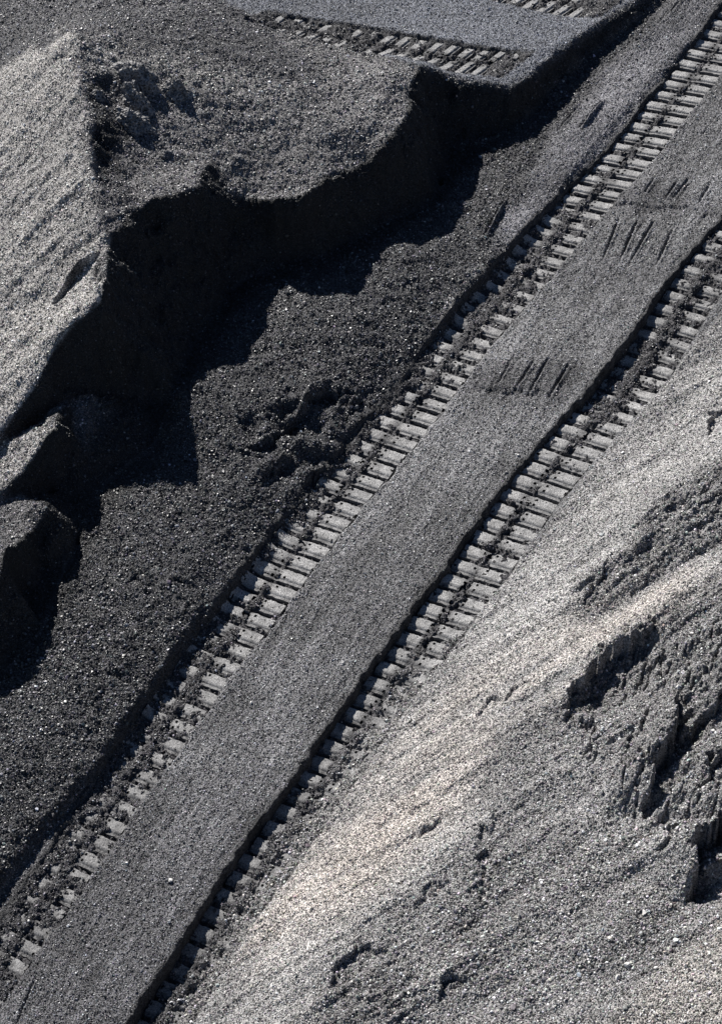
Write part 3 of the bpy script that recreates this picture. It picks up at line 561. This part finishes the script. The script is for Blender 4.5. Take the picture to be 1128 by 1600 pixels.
for zi in range(5):
    s_ = keep & (zn == zi); n = int(s_.sum())
    me = bpy.data.meshes.new('gravel'); me.vertices.add(n)
    me.vertices.foreach_set('co', np.stack([gx_[s_], gy_[s_], gz_[s_] + rad[s_] * .25], 1).astype(np.float32).ravel())
    for an, arr in (('rot', rot), ('size', size)):
        a = me.attributes.new(an, 'FLOAT_VECTOR', 'POINT'); a.data.foreach_set('vector', arr[s_].astype(np.float32).ravel())
    a = me.attributes.new('tint', 'FLOAT_COLOR', 'POINT'); c = np.ones((n, 4), np.float32); c[:, :3] = tint[s_]; a.data.foreach_set('color', c.ravel())
    me.materials.append(SM)
    ob = bpy.data.objects.new('gravel', me); COL.objects.link(ob); md = ob.modifiers.new('scatter', 'NODES'); md.node_group = GN
    tag(ob, GL[zi], 'gravel', None, 'stuff')

# ------------------------------------------------------------------ clods and single stones
from mathutils import noise as mnoise
import bmesh
def ico(sub):
    bm = bmesh.new(); bmesh.ops.create_icosphere(bm, subdivisions=sub, radius=1); bm.verts.ensure_lookup_table()
    V = np.array([v.co[:] for v in bm.verts]); Fc = [[v.index for v in f.verts] for f in bm.faces]; bm.free(); return V, Fc
def solid_mat(name, col, rough=.6, var=(.3, 1.7), scale=60):
    mt, nt, b = new_mat(name); N = nt.nodes.new; Lk = nt.links.new
    tc = N('ShaderNodeTexCoord'); vo = N('ShaderNodeTexVoronoi'); vo.inputs['Scale'].default_value = scale; Lk(tc.outputs['Object'], vo.inputs['Vector'])
    sp = N('ShaderNodeSeparateColor'); Lk(vo.outputs['Color'], sp.inputs[0])
    mr = N('ShaderNodeMapRange'); mr.inputs['To Min'].default_value = var[0]; mr.inputs['To Max'].default_value = var[1]; Lk(sp.outputs[0], mr.inputs['Value'])
    mx = N('ShaderNodeVectorMath'); mx.operation = 'SCALE'; mx.inputs[0].default_value = col; Lk(mr.outputs[0], mx.inputs['Scale']); Lk(mx.outputs[0], b.inputs['Base Color'])
    b.inputs['Roughness'].default_value = rough
    bp = N('ShaderNodeBump'); bp.inputs['Strength'].default_value = .8; bp.inputs['Distance'].default_value = .005; Lk(vo.outputs['Distance'], bp.inputs['Height']); Lk(bp.outputs[0], b.inputs['Normal'])
    return mt
CLODM = solid_mat('packed_dark_grit', (.10, .097, .097), var=(.15, 2.4)); CLODP = solid_mat('packed_grey_grit', (.14, .135, .13), var=(.25, 1.9))
V5, F5 = ico(5); V2_, F2_ = ico(2)
V5 = V5.astype(float)
def on_land(px, py):
    p = at(px, py, .3)
    for _ in range(25):
        z = float(sample(H, p[0], p[1])); p = atz(px, py, z * .7 + p[2] * .3)
    return np.array([p[0], p[1], float(sample(H, p[0], p[1]))])
def clod(px, py, sx_, sy_, sz_, rot, mt, label, seed, group='clods of packed grit'):
    c = on_land(px, py); vs = []
    for v in V5:
        d = Vector(v) ; q = Vector((v[0] * sx_, v[1] * sy_, v[2] * sz_)) * 7 + Vector((seed * 5.1, 0, 0))
        n = mnoise.fractal(d * 1.3 + Vector((seed * 3.7, 1, 2)), .8, 2.1, 2) * .35 + abs(mnoise.noise(q * .9)) * -.25 + mnoise.noise(q * 5) * .10 + mnoise.noise(q * 14) * .06
        k = 1 + n; vs.append((v[0] * sx_ * k * (1.25 - .45 * v[2]), v[1] * sy_ * k * (1.25 - .45 * v[2]), v[2] * sz_ * k))
    vs = np.array(vs) + RNG.standard_normal((len(vs), 3)) * .0022
    cr_, sr_ = math.cos(rot), math.sin(rot); vs[:, :2] = vs[:, :2] @ np.array([[cr_, sr_], [-sr_, cr_]])
    me = bpy.data.meshes.new('clod'); me.from_pydata(vs.tolist(), [], F5); me.materials.append(mt)
    o = bpy.data.objects.new('clod', me); COL.objects.link(o); o.location = c + np.array([0, 0, -sz_ * .15]); tag(o, label, 'clod', group)
clod(212, 120, .24, .15, .24, -.5, CLODM, 'dark clod with a sharp crest, uppermost on the spoil heap', 1)
clod(208, 152, .20, .13, .24, -.9, CLODM, 'dark clod just below the sharp crested one on the spoil heap', 2)
clod(275, 142, .15, .11, .17, -.4, CLODM, 'peaked clod alone in the middle of the spoil heap hollow', 3)
clod(205, 190, .24, .15, .22, -.6, CLODM, 'wide clod with a black triangular shade on the spoil heap', 4)
clod(152, 150, .10, .08, .09, .5, CLODM, 'small clod close to the ridge of the pale flank', 5)
clod(258, 245, .10, .08, .07, .3, CLODM, 'low clod near the brink of the cut face', 6)
clod(370, 250, .09, .07, .06, .8, CLODM, 'flat clod at the right side of the spoil heap hollow', 7)
STN = [(880, 128, .016, 'white stone on the dark bank below the platform corner'), (979, 1510, .040, 'largest white stone, at the lower right of the gravel slope'), (964, 1529, .026, 'white stone just lower left of the largest white stone'),
       (1024, 1514, .026, 'pale stone right of the largest white stone'), (900, 1378, .024, 'round white stone in the middle of the coarse lower slope'), (911, 1402, .022, 'pale stone just below the round white one on the coarse slope'),
       (1006, 1427, .025, 'white stone on the slope below the dark undercut'), (999, 1321, .024, 'pale stone between the two dark undercuts on the right slope'), (764, 1314, .018, 'pale stone in the dark gully of the lower slope'),
       (1070, 1510, .020, 'pale stone near the right edge in the bottom corner'), (1113, 1143, .020, 'white stone on the dark crags at the right edge'), (1059, 1074, .022, 'grey stone on the upper dark crags of the slope'),
       (864, 936, .018, 'pale stone on the smooth slope left of the dark clump'), (844, 1117, .024, 'grey stone below the dusty pink streak'), (646, 1130, .022, 'pale stone at the foot of the slope beside the buried print'),
       (267, 1376, .019, 'white stone in the lower middle of the road'), (199, 1349, .016, 'pale stone on the road near the left print'), (265, 1441, .017, 'pale stone on the road near the black rut edge'),
       (367, 1432, .019, 'white stone in the lower part of the half buried print'), (393, 1099, .018, 'white stone on the road near the left print, halfway down'), (536, 1036, .015, 'pale stone near the right rut halfway down the road'),
       (471, 964, .016, 'pale sliver stone beside the bright pads of the left print'), (412, 49, .020, 'pale stone below the left end of the platform print'), (180, 129, .020, 'white stone left of the dark clods on the heap'),
       (76, 718, .014, 'white stone in the shade of the lower spur'), (55, 493, .016, 'white stone low on the pale flank of the heap'), (46, 457, .018, 'pale stone above the lowest white one on the pale flank'),
       (809, 712, .020, 'pale stone on the road just left of the right print'), (521, 759, .020, 'bright stone on the rubble beside the left print'), (46, 1440, .022, 'angular pale stone with black shade in the lowest left print')]
WS = solid_mat('pale_stone', (.62, .60, .57), .5, (.8, 1.1), 20)
for n_, (px_, py_, r_, lb) in enumerate(STN):
    c = on_land(px_, py_); sc = RNG.uniform(.6, 1.2, 3); vs = V2_ * (1 + .22 * RNG.standard_normal((len(V2_), 1)).clip(-1, 1) * .7) * sc
    pl = RNG.standard_normal((5, 3)); pl /= np.linalg.norm(pl, axis=1)[:, None]
    for p_ in pl:                                                # knock flat facets into it
        d_ = vs @ p_; vs = vs - np.clip(d_ - .55, 0, None)[:, None] * p_
    vs = vs * r_
    me = bpy.data.meshes.new('stone'); me.from_pydata(vs.tolist(), [], F2_); me.materials.append(WS)
    o = bpy.data.objects.new('stone', me); COL.objects.link(o); o.location = c + np.array([0, 0, r_ * .45]); tag(o, lb, 'stone', 'single pale stones')
